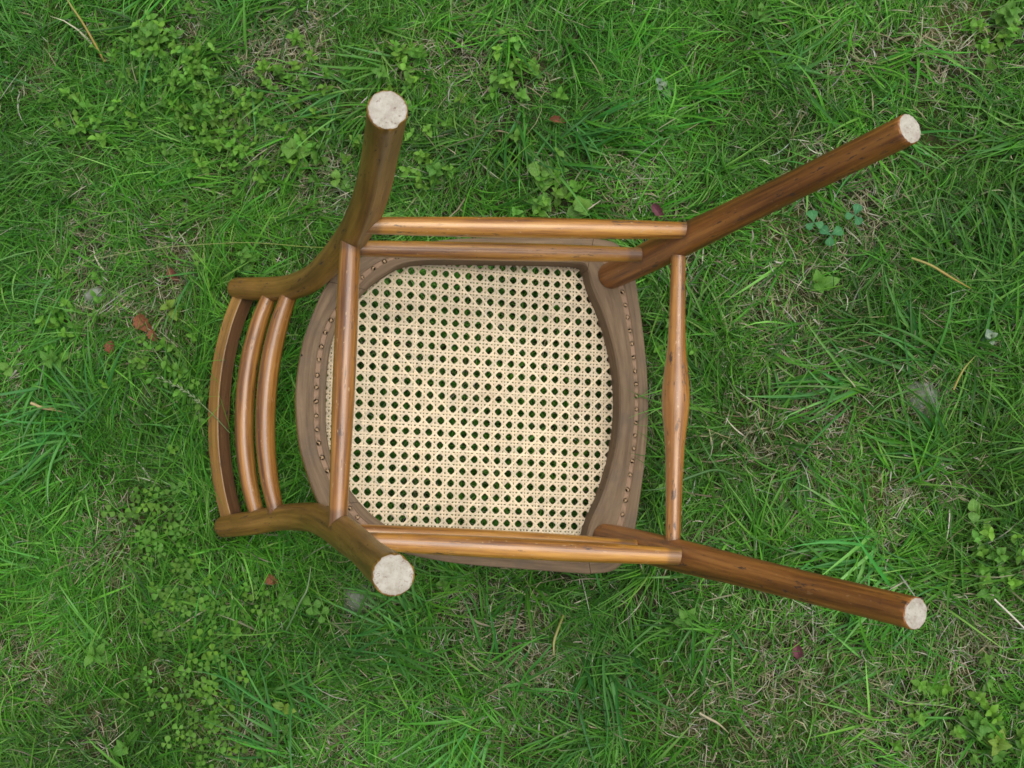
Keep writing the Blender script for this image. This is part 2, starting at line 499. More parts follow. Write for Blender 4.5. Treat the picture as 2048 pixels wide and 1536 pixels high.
RAILS = {   # end points that show (rear, front), thickness at end / middle
    'outer_t': ((-0.1765, 0.1525, 0.150), (0.1515, 0.1702, 0.155)),
    'outer_b': ((-0.1720, -0.1540, 0.150), (0.1380, -0.1668, 0.153)),
    'inner_t': ((-0.1852, 0.1445, 0.080), (0.1200, 0.1582, 0.081)),
    'inner_b': ((-0.1800, -0.1475, 0.080), (0.1120, -0.1600, 0.081)),
    'front': ((0.1544, 0.1570, 0.125), (0.1482, -0.1580, 0.125)),
    'rear': ((-0.1937, 0.1380, 0.118), (-0.1971, -0.1330, 0.118)),
}
for k, (a, b) in RAILS.items():
    JOINTS += [(a, 0.0095), (b, 0.0095)]
BACK_RAILS = {  # end, middle, end
    'crest': ((-0.2990, 0.1400, -0.212), (-0.3235, 0.0040, -0.214), (-0.3020, -0.1400, -0.212)),
    'upper': ((-0.2655, 0.1330, -0.148), (-0.2905, 0.0020, -0.150), (-0.2715, -0.1330, -0.148)),
    'lower': ((-0.2440, 0.1265, -0.100), (-0.2665, 0.0000, -0.102), (-0.2510, -0.1270, -0.100)),
}
for k, (a, m, b) in BACK_RAILS.items():
    JOINTS += [(a, 0.008), (b, 0.008)]

def facet(th, e):                       # round stick with a planed flat towards +x
    c = math.cos(th)
    lim = 1.0 - e
    return min(1.0, lim / c) if c > 0.2 else 1.0

for pts in (REAR_T, REAR_B):
    ctrl = [(*p, r, e) for p, r, e in zip(pts, REAR_R, REAR_E)]
    s = 1 if pts is REAR_T else -1
    sweep('rear_leg', ctrl, WOOD_BACK, chair, span=8, sides=48, profile=facet, ref=(0.72, -0.70 * s, 0.05), cap0='round', cap1='foot', end_mat1=END, wobble=0.012)
for a, b in (FRONT_T, FRONT_B):
    ctrl = [(*lerp(a, b, t), r) for t, r in ((0, 0.0158), (0.06, 0.0166), (0.2, 0.0172), (0.36, 0.0166), (0.5, 0.0150), (0.7, 0.0138), (0.88, 0.0132), (1.0, 0.0132))]
    sweep('front_leg', ctrl, WOOD_FRONT, chair, span=8, sides=40, cap0='flat', cap1='foot', end_mat1=END, wobble=0.010)

def stick(name, a, b, prof, mat, sag=(0, 0, 0), ext=0.010):
    a, b = np.array(a), np.array(b)
    d = (b - a); Ln = np.linalg.norm(d); d /= Ln
    rows = []
    for t, r in prof:
        p = a + (b - a) * t + np.array(sag) * 4 * t * (1 - t)
        rows.append((*p, r))
    rows[0] = (*(a - d * ext), prof[0][1]); rows[-1] = (*(b + d * ext), prof[-1][1])
    return sweep(name, rows, mat, chair, span=9, sides=32, ref=(0.1, 0.2, 1) if abs(d[2]) < 0.8 else (1, 0, 0), wobble=0.014)

side_prof = [(0, .0082), (0.03, .0086), (0.2, .0098), (0.5, .0106), (0.8, .0098), (0.95, .0088), (1, .0084)]
side_prof2 = [(0, .0080), (0.03, .0084), (0.25, .0094), (0.5, .0098), (0.8, .0092), (0.95, .0082), (1, .0078)]
o = stick('side_stretcher', *RAILS['outer_t'], side_prof, WOOD_RAIL, ext=0.012)
o = stick('side_stretcher', *RAILS['outer_b'], side_prof, WOOD_RAIL, ext=0.012)
o = stick('side_stretcher', *RAILS['inner_t'], side_prof2, WOOD_RAIL, ext=0.012)
o['label'] = 'scuffed stretcher with long dark bruises'
o = stick('side_stretcher', *RAILS['inner_b'], side_prof2, WOOD_RAIL, ext=0.012)
stick('front_stretcher', *RAILS['front'], [(0, .0076), (0.08, .0080), (0.22, .0086), (0.34, .0100), (0.44, .0134), (0.5, .0145), (0.56, .0138), (0.66, .0106), (0.78, .0090), (0.92, .0080), (1, .0076)], WOOD_RAIL_DK, ext=0.012)
stick('rear_stretcher', *RAILS['rear'], [(0, .0098), (0.1, .0105), (0.35, .0114), (0.6, .0110), (0.9, .0094), (1, .0090)], WOOD_RAIL_DK, ext=0.014)

def bent(name, key, prof, mat, profile=None, sides=32, ref=(0.5, 0, 0.85)):
    a, m, b = [np.array(p) for p in BACK_RAILS[key]]
    rows = []
    ts = [p[0] for p in prof]
    for t, r in prof:
        # flattened bow through the three points
        k = 1 - abs(2 * t - 1) ** 2.2
        base = a + (b - a) * t
        off = m - (a + b) / 2
        p = base + off * k
        rows.append((*p, r, 0))
    d0 = np.array(rows[0][:3]) - np.array(rows[1][:3]); d0 /= np.linalg.norm(d0)
    d1 = np.array(rows[-1][:3]) - np.array(rows[-2][:3]); d1 /= np.linalg.norm(d1)
    rows[0] = (*(np.array(rows[0][:3]) + d0 * 0.010), rows[0][3], 0)
    rows[-1] = (*(np.array(rows[-1][:3]) + d1 * 0.010), rows[-1][3], 0)
    return sweep(name, rows, mat, chair, span=6, sides=sides, profile=profile, ref=ref, wobble=0.010)

flat_t = [0, .06, .15, .28, .4, .5, .6, .72, .85, .94, 1]
def crest_prof(th, e):
    # planed five-sided board with softened arrises: distance to the nearest plane
    best = 10
    for ang, dist in ((0.80, 0.64), (2.24, 0.64), (-0.38, 1.02), (3.52, 0.70), (4.71, 0.85)):
        c = math.cos(th - ang)
        if c > 0.05:
            best = min(best, dist / c)
    return min(best, 1.2)
crest = bent('crest_rail', 'crest', [(t, 0.0138) for t in flat_t], WOOD_BACK, profile=crest_prof, sides=60, ref=(1, 0, 0))
# the face towards the seat is stained darker
crest.data.materials.append(WOOD_CREST)
for p in crest.data.polygons:
    if len(p.vertices) == 4 and ((min(p.vertices) % 60) <= 13 or (min(p.vertices) % 60) >= 55):
        p.material_index = 1
def oval(th, e):
    return 1.0 / math.sqrt(math.cos(th) ** 2 + (math.sin(th) / 1.06) ** 2)
RR = [(0, .0086), (.06, .0094), (.15, .0101), (.28, .0107), (.4, .0109), (.5, .0109), (.6, .0108), (.72, .0105), (.85, .0099), (.94, .0091), (1, .0084)]
bent('back_rail', 'upper', RR, WOOD_RAIL_DK, profile=oval)
bent('back_rail', 'lower', [(t, r + .0002) for t, r in RR], WOOD_RAIL_DK, profile=oval)

# --- seat frame: four rails, grooved underneath, holes with cane ends
TH = 0.0305
HALF = [  # inner x, y, outer x, y, groove fractions
    (-.2046, 0, -.2370, 0, .22, .44), (-.2020, .046, -.2330, .046, .22, .44), (-.1915, .0805, -.2250, .078, .22, .44),
    (-.1650, .117, -.2065, .1235, .22, .44), (-.1430, .1365, -.182, .147, .30, .50), (-.1165, .151, -.145, .164, .35, .55),
    (-.060, .157, -.070, .181, .35, .55), (.020, .161, .020, .189, .35, .55), (.080, .1630, .086, .1936, .40, .6),
    (.0915, .1560, .0985, .1940, .46, .64), (.0973, .137, .128, .1890, .50, .68), (.1108, .107, .1462, .165, .50, .68),
    (.1207, .078, .1555, .120, .50, .68), (.1286, .043, .1640, .055, .50, .68), (.1320, 0, .1670, 0, .50, .68)]
full = HALF + [(a, -b, c, -d, e, f) for a, b, c, d, e, f in reversed(HALF[1:-1])]
NSEG = 6
def closed_catmull(P, n):
    P = np.asarray(P, float); m = len(P); out = []
    for i in range(m):
        a, b, c, d = P[(i - 1) % m], P[i], P[(i + 1) % m], P[(i + 2) % m]
        for k in range(n):
            t = k / n
            out.append(0.5 * (2 * b + (c - a) * t + (2 * a - 5 * b + 4 * c - d) * t * t + (3 * b - a - 3 * c + d) * t ** 3))
    return np.array(out)
RING = closed_catmull(full, NSEG)
NR = len(RING)
INNER = RING[:, 0:2]
def frame_piece(name, i0, i1):
    idx = [i % NR for i in range(i0, i1 + 1)]
    V, F, U, MI, G = [], [], [], [], []
    L = 0
    Ls = []
    for q, i in enumerate(idx):
        ix, iy, ox, oy, g0, g1 = RING[i]
        if q:
            j = idx[q - 1]
            L += math.hypot((ix + ox - RING[j][0] - RING[j][2]) / 2, (iy + oy - RING[j][1] - RING[j][3]) / 2)
        Ls.append(L)
        prof = [(0, -TH), (0, -.0022), (.05, 0), (g0, 0), (g0 + .035, -.0013), (g1 - .035, -.0013), (g1, 0), (.965, 0), (1, -.0016), (1.0, -.026), (.95, -TH)]
        gm = [0, 0, 0, 0, 1, 1, 0, 0, 0, 0, 0]
        sh = 0.00025 if q == 0 else (-0.00025 if q == len(idx) - 1 else 0)   # open hairline joint
        if sh:
            j = idx[q + 1] if q == 0 else idx[q - 1]
            dd = np.array([(RING[j][0] + RING[j][2]) - (ix + ox), (RING[j][1] + RING[j][3]) - (iy + oy)]); dd /= np.linalg.norm(dd)
            dd *= 0.0003
        else:
            dd = (0, 0)
        for s, z in prof:
            V.append((ix + (ox - ix) * s + dd[0], iy + (oy - iy) * s + dd[1], z))
        G += gm
    m = 11
    sw = 0.034
    us = [-.03, -.002, .0017, .011, .0125, .018, .02, .033, .035, .06, .064]
    for q in range(len(idx) - 1):
        for k in range(m):
            k2 = (k + 1) % m
            F.append((q * m + k, (q + 1) * m + k, (q + 1) * m + k2, q * m + k2))
            ua, ub = us[k], (us[k2] if k2 else us[k] + .03)
            U.append(((ua, Ls[q]), (ua, Ls[q + 1]), (ub, Ls[q + 1]), (ub, Ls[q])))
            MI.append(1 if k in (8, 9) else 0)
    for base, rev in ((0, False), ((len(idx) - 1) * m, True)):
        f = list(range(base, base + m))
        F.append(tuple(reversed(f)) if rev else tuple(f))
        U.append([(V[v][2], V[v][1]) for v in F[-1]]); MI.append(0)
    o = mesh_obj(name, V, F, [RAW, WOOD_RAIL], chair, MI, U, {'groove': G, 'grime': [0] * len(V)}, True, 25)
    import bmesh
    bm = bmesh.new(); bm.from_mesh(o.data); bmesh.ops.recalc_face_normals(bm, faces=bm.faces); bm.to_mesh(o.data); bm.free()
    return o
s_rear, s_front = 3 * NSEG, 9 * NSEG
pieces = [frame_piece('seat_rear_rail', NR - s_rear, NR + s_rear), frame_piece('seat_side_rail', s_rear, s_front),
          frame_piece('seat_front_rail', s_front, NR - s_front), frame_piece('seat_side_rail', NR - s_front, NR - s_rear)]

# bored holes along the groove (cut for real), each with the tied cane ends in it
gm = RING[:, 4:6].mean(1)
GC = np.stack([RING[:, 0] + (RING[:, 2] - RING[:, 0]) * gm, RING[:, 1] + (RING[:, 3] - RING[:, 1]) * gm], 1)
dl = np.linalg.norm(np.roll(GC, -1, 0) - GC, axis=1)
cum = np.concatenate([[0], np.cumsum(dl)])
tot = cum[-1]
nh = int(tot / 0.0152)
holes = []
for h in range(nh):
    s = (h + 0.35 + random.uniform(-.1, .1)) * tot / nh
    i = int(np.searchsorted(cum, s) - 1); t = (s - cum[i]) / dl[i]
    p = GC[i] * (1 - t) + GC[(i + 1) % NR] * t
    if (abs(p[0] - 0.0985) < 0.004) or (min(abs(p[1] - 0.119), abs(p[1] + 0.119)) < 0.004 and p[0] < -0.15):
        continue
    holes.append(p)
cv, cf = [], []
for p in holes:
    b = len(cv); r = random.uniform(.0023, .0028)
    for z in (-.013, .006):
        for k in range(12):
            cv.append((p[0] + r * math.cos(k * math.pi / 6), p[1] + r * math.sin(k * math.pi / 6), z))
    cf += [tuple(b + k for k in reversed(range(12))), tuple(b + 12 + k for k in range(12))]
    cf += [(b + k, b + (k + 1) % 12, b + 12 + (k + 1) % 12, b + 12 + k) for k in range(12)]
cutter = mesh_obj('hole_cutter', cv, cf, RAW, chair, smooth=False)
for o in pieces:
    md = o.modifiers.new('holes', 'BOOLEAN'); md.operation = 'DIFFERENCE'; md.object = cutter; md.solver = 'EXACT'
bpy.context.view_layer.update()
dg = bpy.context.evaluated_depsgraph_get()
newm = [bpy.data.meshes.new_from_object(o.evaluated_get(dg)) for o in pieces]
for o, me in zip(pieces, newm):
    o.modifiers.clear()
    me.name = o.name
    o.data = me
bpy.data.objects.remove(cutter)

def curl_mesh(seed):
    r = random.Random(seed)
    V, F = [], []
    for q in range(3):
        a0 = r.uniform(0, 6.28); R_ = r.uniform(.0010, .0018); w = .00075
        ax = r.uniform(0, 6.28)
        base = len(V)
        for k in range(7):
            t = k / 6
            ang = t * 2.6 - .2
            l = (math.cos(ang)) * .0020; z = math.sin(ang) * .0022 - .0022 + q * .0003
            dx, dy = math.cos(ax), math.sin(ax)
            ox, oy = math.cos(a0) * .0006, math.sin(a0) * .0006
            for s in (-1, 1):
                for hgt in (0, .0005):
                    V.append((ox + dx * l - dy * w * s, oy + dy * l + dx * w * s, z + hgt))
        for k in range(6):
            b = base + 4 * k
            F += [(b + 1, b + 3, b + 7, b + 5), (b, b + 4, b + 6, b + 2), (b, b + 1, b + 5, b + 4), (b + 2, b + 6, b + 7, b + 3)]
    me = bpy.data.meshes.new('cane_end'); me.from_pydata(V, [], F); me.materials.append(CANE)
    c = me.attributes.new('Col', 'FLOAT_COLOR', 'POINT')
    c.data.foreach_set('color', np.tile((0.50, 0.34, 0.19, 1), (len(V), 1)).astype(np.float32).ravel())
    return me
curls = [curl_mesh(i) for i in range(5)]
for i, p in enumerate(holes):
    o = bpy.data.objects.new('cane_end', curls[i % 5])
    o.location = (p[0], p[1], -0.0012); o.rotation_euler = (0, 0, random.uniform(0, 6.28))
    link(o, chair)

# --- six-way cane weave
def in_poly(P, poly):
    x, y = P[:, 0], P[:, 1]
    ins = np.zeros(len(P), bool)
    m = len(poly); j = m - 1
    for i in range(m):
        xi, yi = poly[i]; xj, yj = poly[j]
        c = ((yi > y) != (yj > y)) & (x < (xj - xi) * (y - yi) / (yj - yi + 1e-12) + xi)
        ins ^= c
        j = i
    return ins
cen = INNER.mean(0)
dirs = INNER - cen
CLIP = cen + dirs * (1 + 0.006 / np.linalg.norm(dirs, axis=1))[:, None]
A = np.array((0.1734, -0.0051)) / 13; B = np.array((-0.0018, -0.1692)) / 12
O = np.array((-0.0842, 0.146)) + .5 * A + .5 * B - 9 * A - 4 * B
PIT = 0.0137
CZ = -0.0270
cV, cF, cC = [], [], []
def strand(p0, p1, hw, zf, tint):
    """ribbon of rounded section between two lattice points"""
    ln = math.hypot(p1[0] - p0[0], p1[1] - p0[1])
    m = max(2, int(ln * 4))
    t = np.linspace(0, 1, m + 1)
    uv = np.array(p0)[None] * (1 - t)[:, None] + np.array(p1)[None] * t[:, None]
    P = O + uv[:, :1] * A + uv[:, 1:] * B
    ok = in_poly(P, CLIP)
    if ok.sum() < 3:
        return
    i = np.where(ok)[0]
    P = P[i[0]:i[-1] + 1]; uv = uv[i[0]:i[-1] + 1]
    d = P[-1] - P[0]; d /= np.linalg.norm(d); nrm = np.array((-d[1], d[0]))
    z = CZ + zf(uv[:, 0], uv[:, 1]) - 0.0016 * np.exp(-((P[:, 0] + .03) ** 2 + P[:, 1] ** 2) / .012)
    jit = random.uniform(-.00022, .00022)
    wv = np.sin(np.arange(len(P)) * .19 + random.uniform(0, 6)) * .00016
    base = len(cV)
    h = .00052
    for k in range(len(P)):
        c = P[k] + nrm * (jit + wv[k])
        for s, zz in ((-1, 0), (-.5, h), (.5, h), (1, 0)):
            cV.append((c[0] + nrm[0] * s * hw, c[1] + nrm[1] * s * hw, z[k] + zz))
            cC.append(tint)
    for k in range(len(P) - 1):
        b = base + 4 * k
        cF.extend([(b, b + 1, b + 5, b + 4), (b + 1, b + 2, b + 6, b + 5), (b + 2, b + 3, b + 7, b + 6), (b + 3, b, b + 4, b + 7)])
def tint():
    v = random.gauss(1, .07)
    q = random.random()
    return (0.78 * v, (0.680 - .02 * q) * v, (0.495 - .04 * q) * v, 1)
ND = 34
tp = 2 * math.pi
for i in range(-1, ND):
    for s in (-1, 1):
        off = .125 * s
        ph = 0 if s > 0 else math.pi
        strand((i + off, -4), (i + off, ND), .00116, lambda u, v, ph=ph: -.0004 + .00030 * np.cos(tp * v + ph), tint())
        strand((-4, i + off), (ND, i + off), .00116, lambda u, v, ph=ph: .00005 - .00030 * np.cos(tp * u + ph), tint())
for k in range(-ND, 2 * ND):
    strand((-4, k + .5 + 4), (ND, k + .5 - ND), .00122, lambda u, v: .00050 + .00050 * np.sin(tp * u), tint())
    strand((-4, k + .5 - ND - 4), (ND, k + .5), .00122, lambda u, v: .00050 - .00050 * np.sin(tp * u), tint())
cane = mesh_obj('cane_webbing', cV, cF, CANE, chair, smooth=True, sharp_deg=60)
a = cane.data.attributes.new('Col', 'FLOAT_COLOR', 'POINT')
a.data.foreach_set('color', np.array(cC, np.float32).ravel())
cane['kind'] = 'stuff'

# ------------------------------------------------------------------ lawn
W = [
    ('speedwell', .178, .098, 'leafy green weed between seat front and bulging front stretcher, upper half', 4, .024, 1.1),
    ('speedwell', .182, -.100, 'green leafy sprig tucked between lower front seat corner and front stretcher', 3, .022, 1.2),
    ('round', .026, .291, 'large round pale green leaves lying above the upper outer stretcher', 2, .020, 1.0),
    ('speedwell', .018, .253, 'small green sprig just above the middle of the upper outer stretcher', 3, .022, .95),
    ('round', .066, .246, 'round-leaved rosette half behind the upper outer stretcher', 3, .022, .8),
    ('speedwell', -.032, .409, 'leafy sprig at the top edge, right of the upper rear foot', 4, .026, 1.0),
    ('speedwell', -.188, .425, 'leafy sprig directly above the upper rear foot', 4, .026, 1.0),
    ('speedwell', -.113, .290, 'broad weed right of the upper rear leg', 4, .026, 1.1),
    ('round', -.236, .285, 'round leaves beside the left edge of the upper rear leg', 2, .022, .75),
    ('round', -.290, .320, 'pale broad-leaved rosette left of the upper rear leg', 3, .022, 1.0),
    ('speedwell', -.351, .185, 'green sprig touching the top of the upper back post', 4, .024, 1.0),
    ('bright', -.453, .121, 'bright yellow-green sprig beside the reddish dead leaves', 3, .022, 1.05),
    ('speedwell', -.433, .050, 'low green weed left of the crest rail middle', 4, .022, .95),
    ('speedwell', -.605, .060, 'large leafy clump near the left edge below the pale stone', 5, .028, 1.25),
    ('round', -.675, .050, 'single round-leaved weed at the left edge', 2, .020, .8),
    ('speedwell', -.496, .483, 'dense leafy clump near the top left corner', 6, .030, 1.2),
    ('speedwell', -.415, .384, 'leafy clump in the upper left with broad toothed leaves', 5, .028, 1.15),
    ('silver', .173, .394, 'pale silvery-green sprig above the upper front leg', 3, .024, .95),
    ('speedwell', .288, .470, 'narrow sprig near the top edge above the upper front foot', 3, .026, 1.0),
    ('speedwell', .570, .465, 'dark weed in the top right corner', 5, .028, 1.15),
    ('speedwell', .357, .142, 'pair of broad leaves right of the front stretcher', 2, .022, 1.3),
    ('round', .518, -.115, 'single roundish leaf near the right edge above the lower front foot', 1, .020, .9),
    ('speedwell', .194, -.248, 'fresh green sprig below the middle of the lower front leg', 3, .026, 1.25),
    ('speedwell', .541, -.165, 'small weed at the right edge above the lower front foot', 3, .022, 1.0),
    ('speedwell', .530, -.207, 'small weed at the right edge beside the white straw', 3, .022, .95),
    ('speedwell', .509, -.353, 'leafy clump in the lower right corner', 6, .030, 1.2),
    ('bright', .540, -.368, 'bright leafy weed at the right edge of the lower right corner', 4, .028, 1.1),
    ('speedwell', -.290, -.238, 'leafy weed below the lower back post', 4, .024, 1.15),
    ('green_clover', -.244, -.243, 'clover between the lower back post and the lower rear foot', 2, .020, 1.0),
    ('bright', -.283, -.370, 'yellow-green leaf pair near the bottom edge, below the lower rear foot', 1, .022, 1.25),
    ('speedwell', -.488, -.421, 'broad leaf pair at the bottom edge, lower left', 2, .022, 1.3),
    ('speedwell', -.534, -.313, 'spreading green weed in the lower left quarter', 4, .026, 1.25),
    ('speedwell', -.083, -.214, 'leafy weed just below the lower side of the seat', 3, .022, 1.05),
    ('silver', .545, .076, 'pale grey-green sprig at the right edge', 3, .024, .9),
]
PATCH = [(-.50, .47, .06, 46, 's'), (-.43, .40, .075, 64, 's'), (-.38, .33, .05, 30, 's'), (-.58, .37, .05, 18, 's'), (-.30, .43, .05, 22, 's'), (-.28, .31, .04, 16, 's'),
         (-.43, -.18, .05, 40, 'c'), (-.42, -.25, .055, 46, 'c'), (-.40, -.33, .06, 50, 'c'), (-.37, -.40, .06, 36, 'c'), (-.47, -.14, .04, 22, 'c'), (-.32, -.23, .03, 14, 'c'),
         (-.13, .30, .05, 20, 's'), (.02, .27, .04, 14, 's'), (.17, .08, .03, 6, 's'), (-.45, .04, .06, 22, 's'), (.50, -.34, .05, 26, 's'), (.54, -.17, .04, 14, 's'),
         (-.02, .42, .05, 14, 's'), (.57, .46, .04, 16, 's'), (-.16, .42, .04, 14, 's'), (-.60, .13, .05, 14, 's'), (-.36, .16, .04, 12, 'c'), (-.37, .0, .05, 16, 'c')]
BARE = [(-0.569, 0.158, .05), (-0.58, 0.218, .04), (-0.529, -0.164, .045), (-0.65, -0.311, .05), (-0.6, -0.346, .04), (-0.013, -0.341, .05), (0.384, 0.229, .055),
        (0.304, -0.295, .06), (0.27, -0.335, .06), (0.226, -0.166, .03), (0.517, -0.265, .06), (0.137, 0.272, .03), (-0.072, 0.46, .05), (-0.343, 0.472, .04),
        (0.308, 0.128, .06), (0.33, -0.008, .07), (0.391, 0.284, .05), (0.508, 0.438, .06), (-0.263, 0.29, .05), (-0.009, -0.271, .03), (0.403, -0.335, .06),
        (-0.339, -0.414, .04), (0.156, 0.009, .05), (-0.201, -0.407, .05), (-0.19, -0.235, .04), (0.47, 0.01, .035), (-0.35, 0.34, .03), (-0.45, 0.20, .04)]
def bare(x, y):
    b = np.zeros_like(x)
    for bx, by, r in BARE:
        b = np.maximum(b, np.exp(-((x - bx) ** 2 + (y - by) ** 2) / (2 * (r * .75) ** 2)))
    nz = vnoise(x, y, 13, 21) * .6 + vnoise(x, y, 31, 22) * .4
    return np.clip(b * .85 + np.clip((nz - .59) * 2.6, 0, .65), 0, 1)

# solid parts near the ground, to keep blades from running through them
cap = []
for key in BACK_RAILS:
    a_, m_, b_ = [np.array(p) for p in BACK_RAILS[key]]
    for t in np.linspace(0, 1, 26):
        cap.append(np.append(a_ + (b_ - a_) * t + (m_ - (a_ + b_) / 2) * (1 - abs(2 * t - 1) ** 2.2), .016))
for pts in (REAR_T, REAR_B):
    for p in catmull(pts, 4)[:22]:
        cap.append(np.append(p, .019))
cap = np.array(cap)
OUT_POLY = RING[:, 2:4]

def blades(n, xy, az, L, w, e0, e1, bend, segs, col, tip, tipf, roll, zoff, fold=False, wp=2.2, keep=None):
    """n curved ribbons; returns vertices (n, rows, k, 3) and colours"""
    t = np.linspace(0, 1, segs + 1)
    el = e0[:, None] + (e1 - e0)[:, None] * t[None] ** 0.75
    a = az[:, None] + bend[:, None] * t[None] ** 1.5
    st = (L / segs)[:, None]
    dx = np.cos(el) * np.cos(a) * st; dy = np.cos(el) * np.sin(a) * st; dz = np.sin(el) * st
    zero = np.zeros((n, 1))
    X = xy[:, :1] + np.concatenate([zero, np.cumsum((dx[:, 1:] + dx[:, :-1]) / 2, 1)], 1)
    Y = xy[:, 1:] + np.concatenate([zero, np.cumsum((dy[:, 1:] + dy[:, :-1]) / 2, 1)], 1)
    Z = np.concatenate([zero, np.cumsum((dz[:, 1:] + dz[:, :-1]) / 2, 1)], 1)
    Z = np.maximum(Z, 0.0006 + 0 * Z) + zoff[:, None]
    Z += ground_z(X, Y)
    # under the seat: bend down below it
    P = np.stack([X, Y, Z], -1)
    lp = to_local(P.reshape(-1, 3)).reshape(P.shape)
    slab = (np.abs(lp[..., 1]) < .197) & (lp[..., 0] < .172) & (lp[..., 0] > -.245)
    base_in = slab[:, 0]
    zs = ROOT[2] - np.clip(X, -.25, .17) * math.tan(TILT) - .036 / math.cos(TILT)
    room = np.min(np.where(slab, zs, 9.0), axis=1) - .004
    gz = ground_z(X, Y)
    hmax = (Z - gz).max(1)
    f = np.where(base_in, np.clip(room / np.maximum(hmax, 1e-4), 0.03, 1), 1)
    Z = gz + (Z - gz) * f[:, None]
    P[..., 2] = Z
    lp = to_local(P.reshape(-1, 3)).reshape(P.shape)
    slab = (np.abs(lp[..., 1]) < .196) & (lp[..., 0] < .170) & (lp[..., 0] > -.243)
    hit = slab & (lp[..., 2] > -.0325) & (lp[..., 2] < .0015)
    over = slab & (lp[..., 2] >= .0015) & (lp[..., 0] < .105)
    bad = (hit | over).any(1)
    q = np.where((lp[:, 0, 0] < -.19) & (lp[:, 0, 0] > -.42) & (np.abs(lp[:, 0, 1]) < .24))[0]
    for i0 in range(0, len(q), 4000):
        qq = q[i0:i0 + 4000]
        d = np.linalg.norm(lp[qq][:, :, None, :] - cap[None, None, :, :3], axis=-1) - cap[None, None, :, 3]
        bad[qq] |= (d < .001).any((1, 2))
    wid = w[:, None] * np.clip(1 - t[None] ** wp, .06, 1) * np.clip(.55 + 1.6 * t[None], 0, 1)
    sx = -np.sin(a) * np.cos(roll)[:, None]; sy = np.cos(a) * np.cos(roll)[:, None]; sz = np.sin(roll)[:, None] + 0 * a
    S = np.stack([sx, sy, sz], -1) * wid[..., None] / 2
    if fold:
        ctr = P.copy(); ctr[..., 2] -= wid * .22
        V = np.stack([P - S, ctr, P + S], 2)
    else:
        V = np.stack([P - S, P + S], 2)
    V[..., 2] = np.maximum(V[..., 2], ground_z(V[..., 0], V[..., 1]) + .0004)
    tt = np.clip((t[None] - (1 - tipf[:, None])) / np.maximum(tipf[:, None], 1e-3), 0, 1)
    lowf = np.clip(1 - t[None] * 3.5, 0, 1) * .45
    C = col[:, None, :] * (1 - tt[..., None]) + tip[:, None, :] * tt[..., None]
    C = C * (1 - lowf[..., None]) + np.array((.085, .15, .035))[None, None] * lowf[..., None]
    C = np.repeat(C[:, :, None, :], V.shape[2], 2)
    ok = ~bad
    return V[ok], C[ok]

def build(name, parts, mat, label=None):
    vs, cs, fs = [], [], []
    b = 0
    for V, C in parts:
        n_, r, k, _ = V.shape
        idx = np.arange(n_ * r * k).reshape(n_, r, k) + b
        for j in range(k - 1):
            fs.append(np.stack([idx[:, :-1, j], idx[:, :-1, j + 1], idx[:, 1:, j + 1], idx[:, 1:, j]], -1).reshape(-1, 4))
        vs.append(V.reshape(-1, 3)); cs.append(C.reshape(-1, 3)); b += n_ * r * k
    vs = np.concatenate(vs); cs = np.concatenate(cs); fs = np.concatenate(fs)
    me = bpy.data.meshes.new(name)
    me.vertices.add(len(vs)); me.vertices.foreach_set('co', vs.astype(np.float32).ravel())
    me.loops.add(fs.size); me.loops.foreach_set('vertex_index', fs.astype(np.int32).ravel())
    me.polygons.add(len(fs)); me.polygons.foreach_set('loop_start', np.arange(0, fs.size, 4, dtype=np.int32))
    me.polygons.foreach_set('use_smooth', np.ones(len(fs), bool))
    me.update(calc_edges=True)
    me.materials.append(mat)
    a = me.attributes.new('Col', 'FLOAT_COLOR', 'POINT')
    a.data.foreach_set('color', np.concatenate([cs, np.ones((len(cs), 1))], 1).astype(np.float32).ravel())
    o = link(bpy.data.objects.new(name, me))
    o['kind'] = 'stuff'
    return o

def scatter(n, x0, x1, y0, y1):
    return np.stack([RNG.uniform(x0, x1, n), RNG.uniform(y0, y1, n)], 1)
def pick(n, table, p):
    i = RNG.choice(len(table), n, p=np.array(p) / sum(p))
    c = np.array(table)[i]
    return c * RNG.normal(1, .16, (n, 1)).clip(.55, 1.6) * RNG.normal(1, .06, (n, 3)).clip(.8, 1.2)
def azimuth(x, y, spread, seed=5):
    a = vnoise(x, y, 5.0, seed) * 9.0 + vnoise(x, y, 14.0, seed + 1) * 5.0
    return a + RNG.normal(0, spread, len(x))
GREENS = [(.044, .178, .010), (.072, .238, .016), (.106, .290, .027), (.046, .190, .020), (.160, .330, .062), (.020, .088, .005)]
GP = [3, 4, 2.5, 1.6, 1.0, 2]
DRY = [(.27, .245, .15), (.22, .205, .12), (.40, .38, .28), (.17, .155, .09), (.11, .095, .06), (.35, .345, .29)]
DP = [3, 2.5, 1.6, 2, 1.2, 1.4]

def patch_cover(x, y):
    c = np.zeros_like(x)
    for px, py, rad, cnt, kind in PATCH:
        c = np.maximum(c, .55 * np.exp(-((x - px) ** 2 + (y - py) ** 2) / (2 * (rad * .7) ** 2)))
    for _, px, py, *_r in W:
        c = np.maximum(c, .75 * np.exp(-((x - px) ** 2 + (y - py) ** 2) / (2 * .012 ** 2)))
    return c
def tone(x, y):
    """patchy vigour of the turf: lush, yellowish and bluish areas"""
    a = vnoise(x, y, 4.2, 41)[:, None]; b = vnoise(x, y, 8.0, 42)[:, None]
    m = 0.60 + .70 * b
    return m * (np.array((1.10, 1.04, 1.0)) * a + np.array((.80, .95, .98)) * (1 - a))

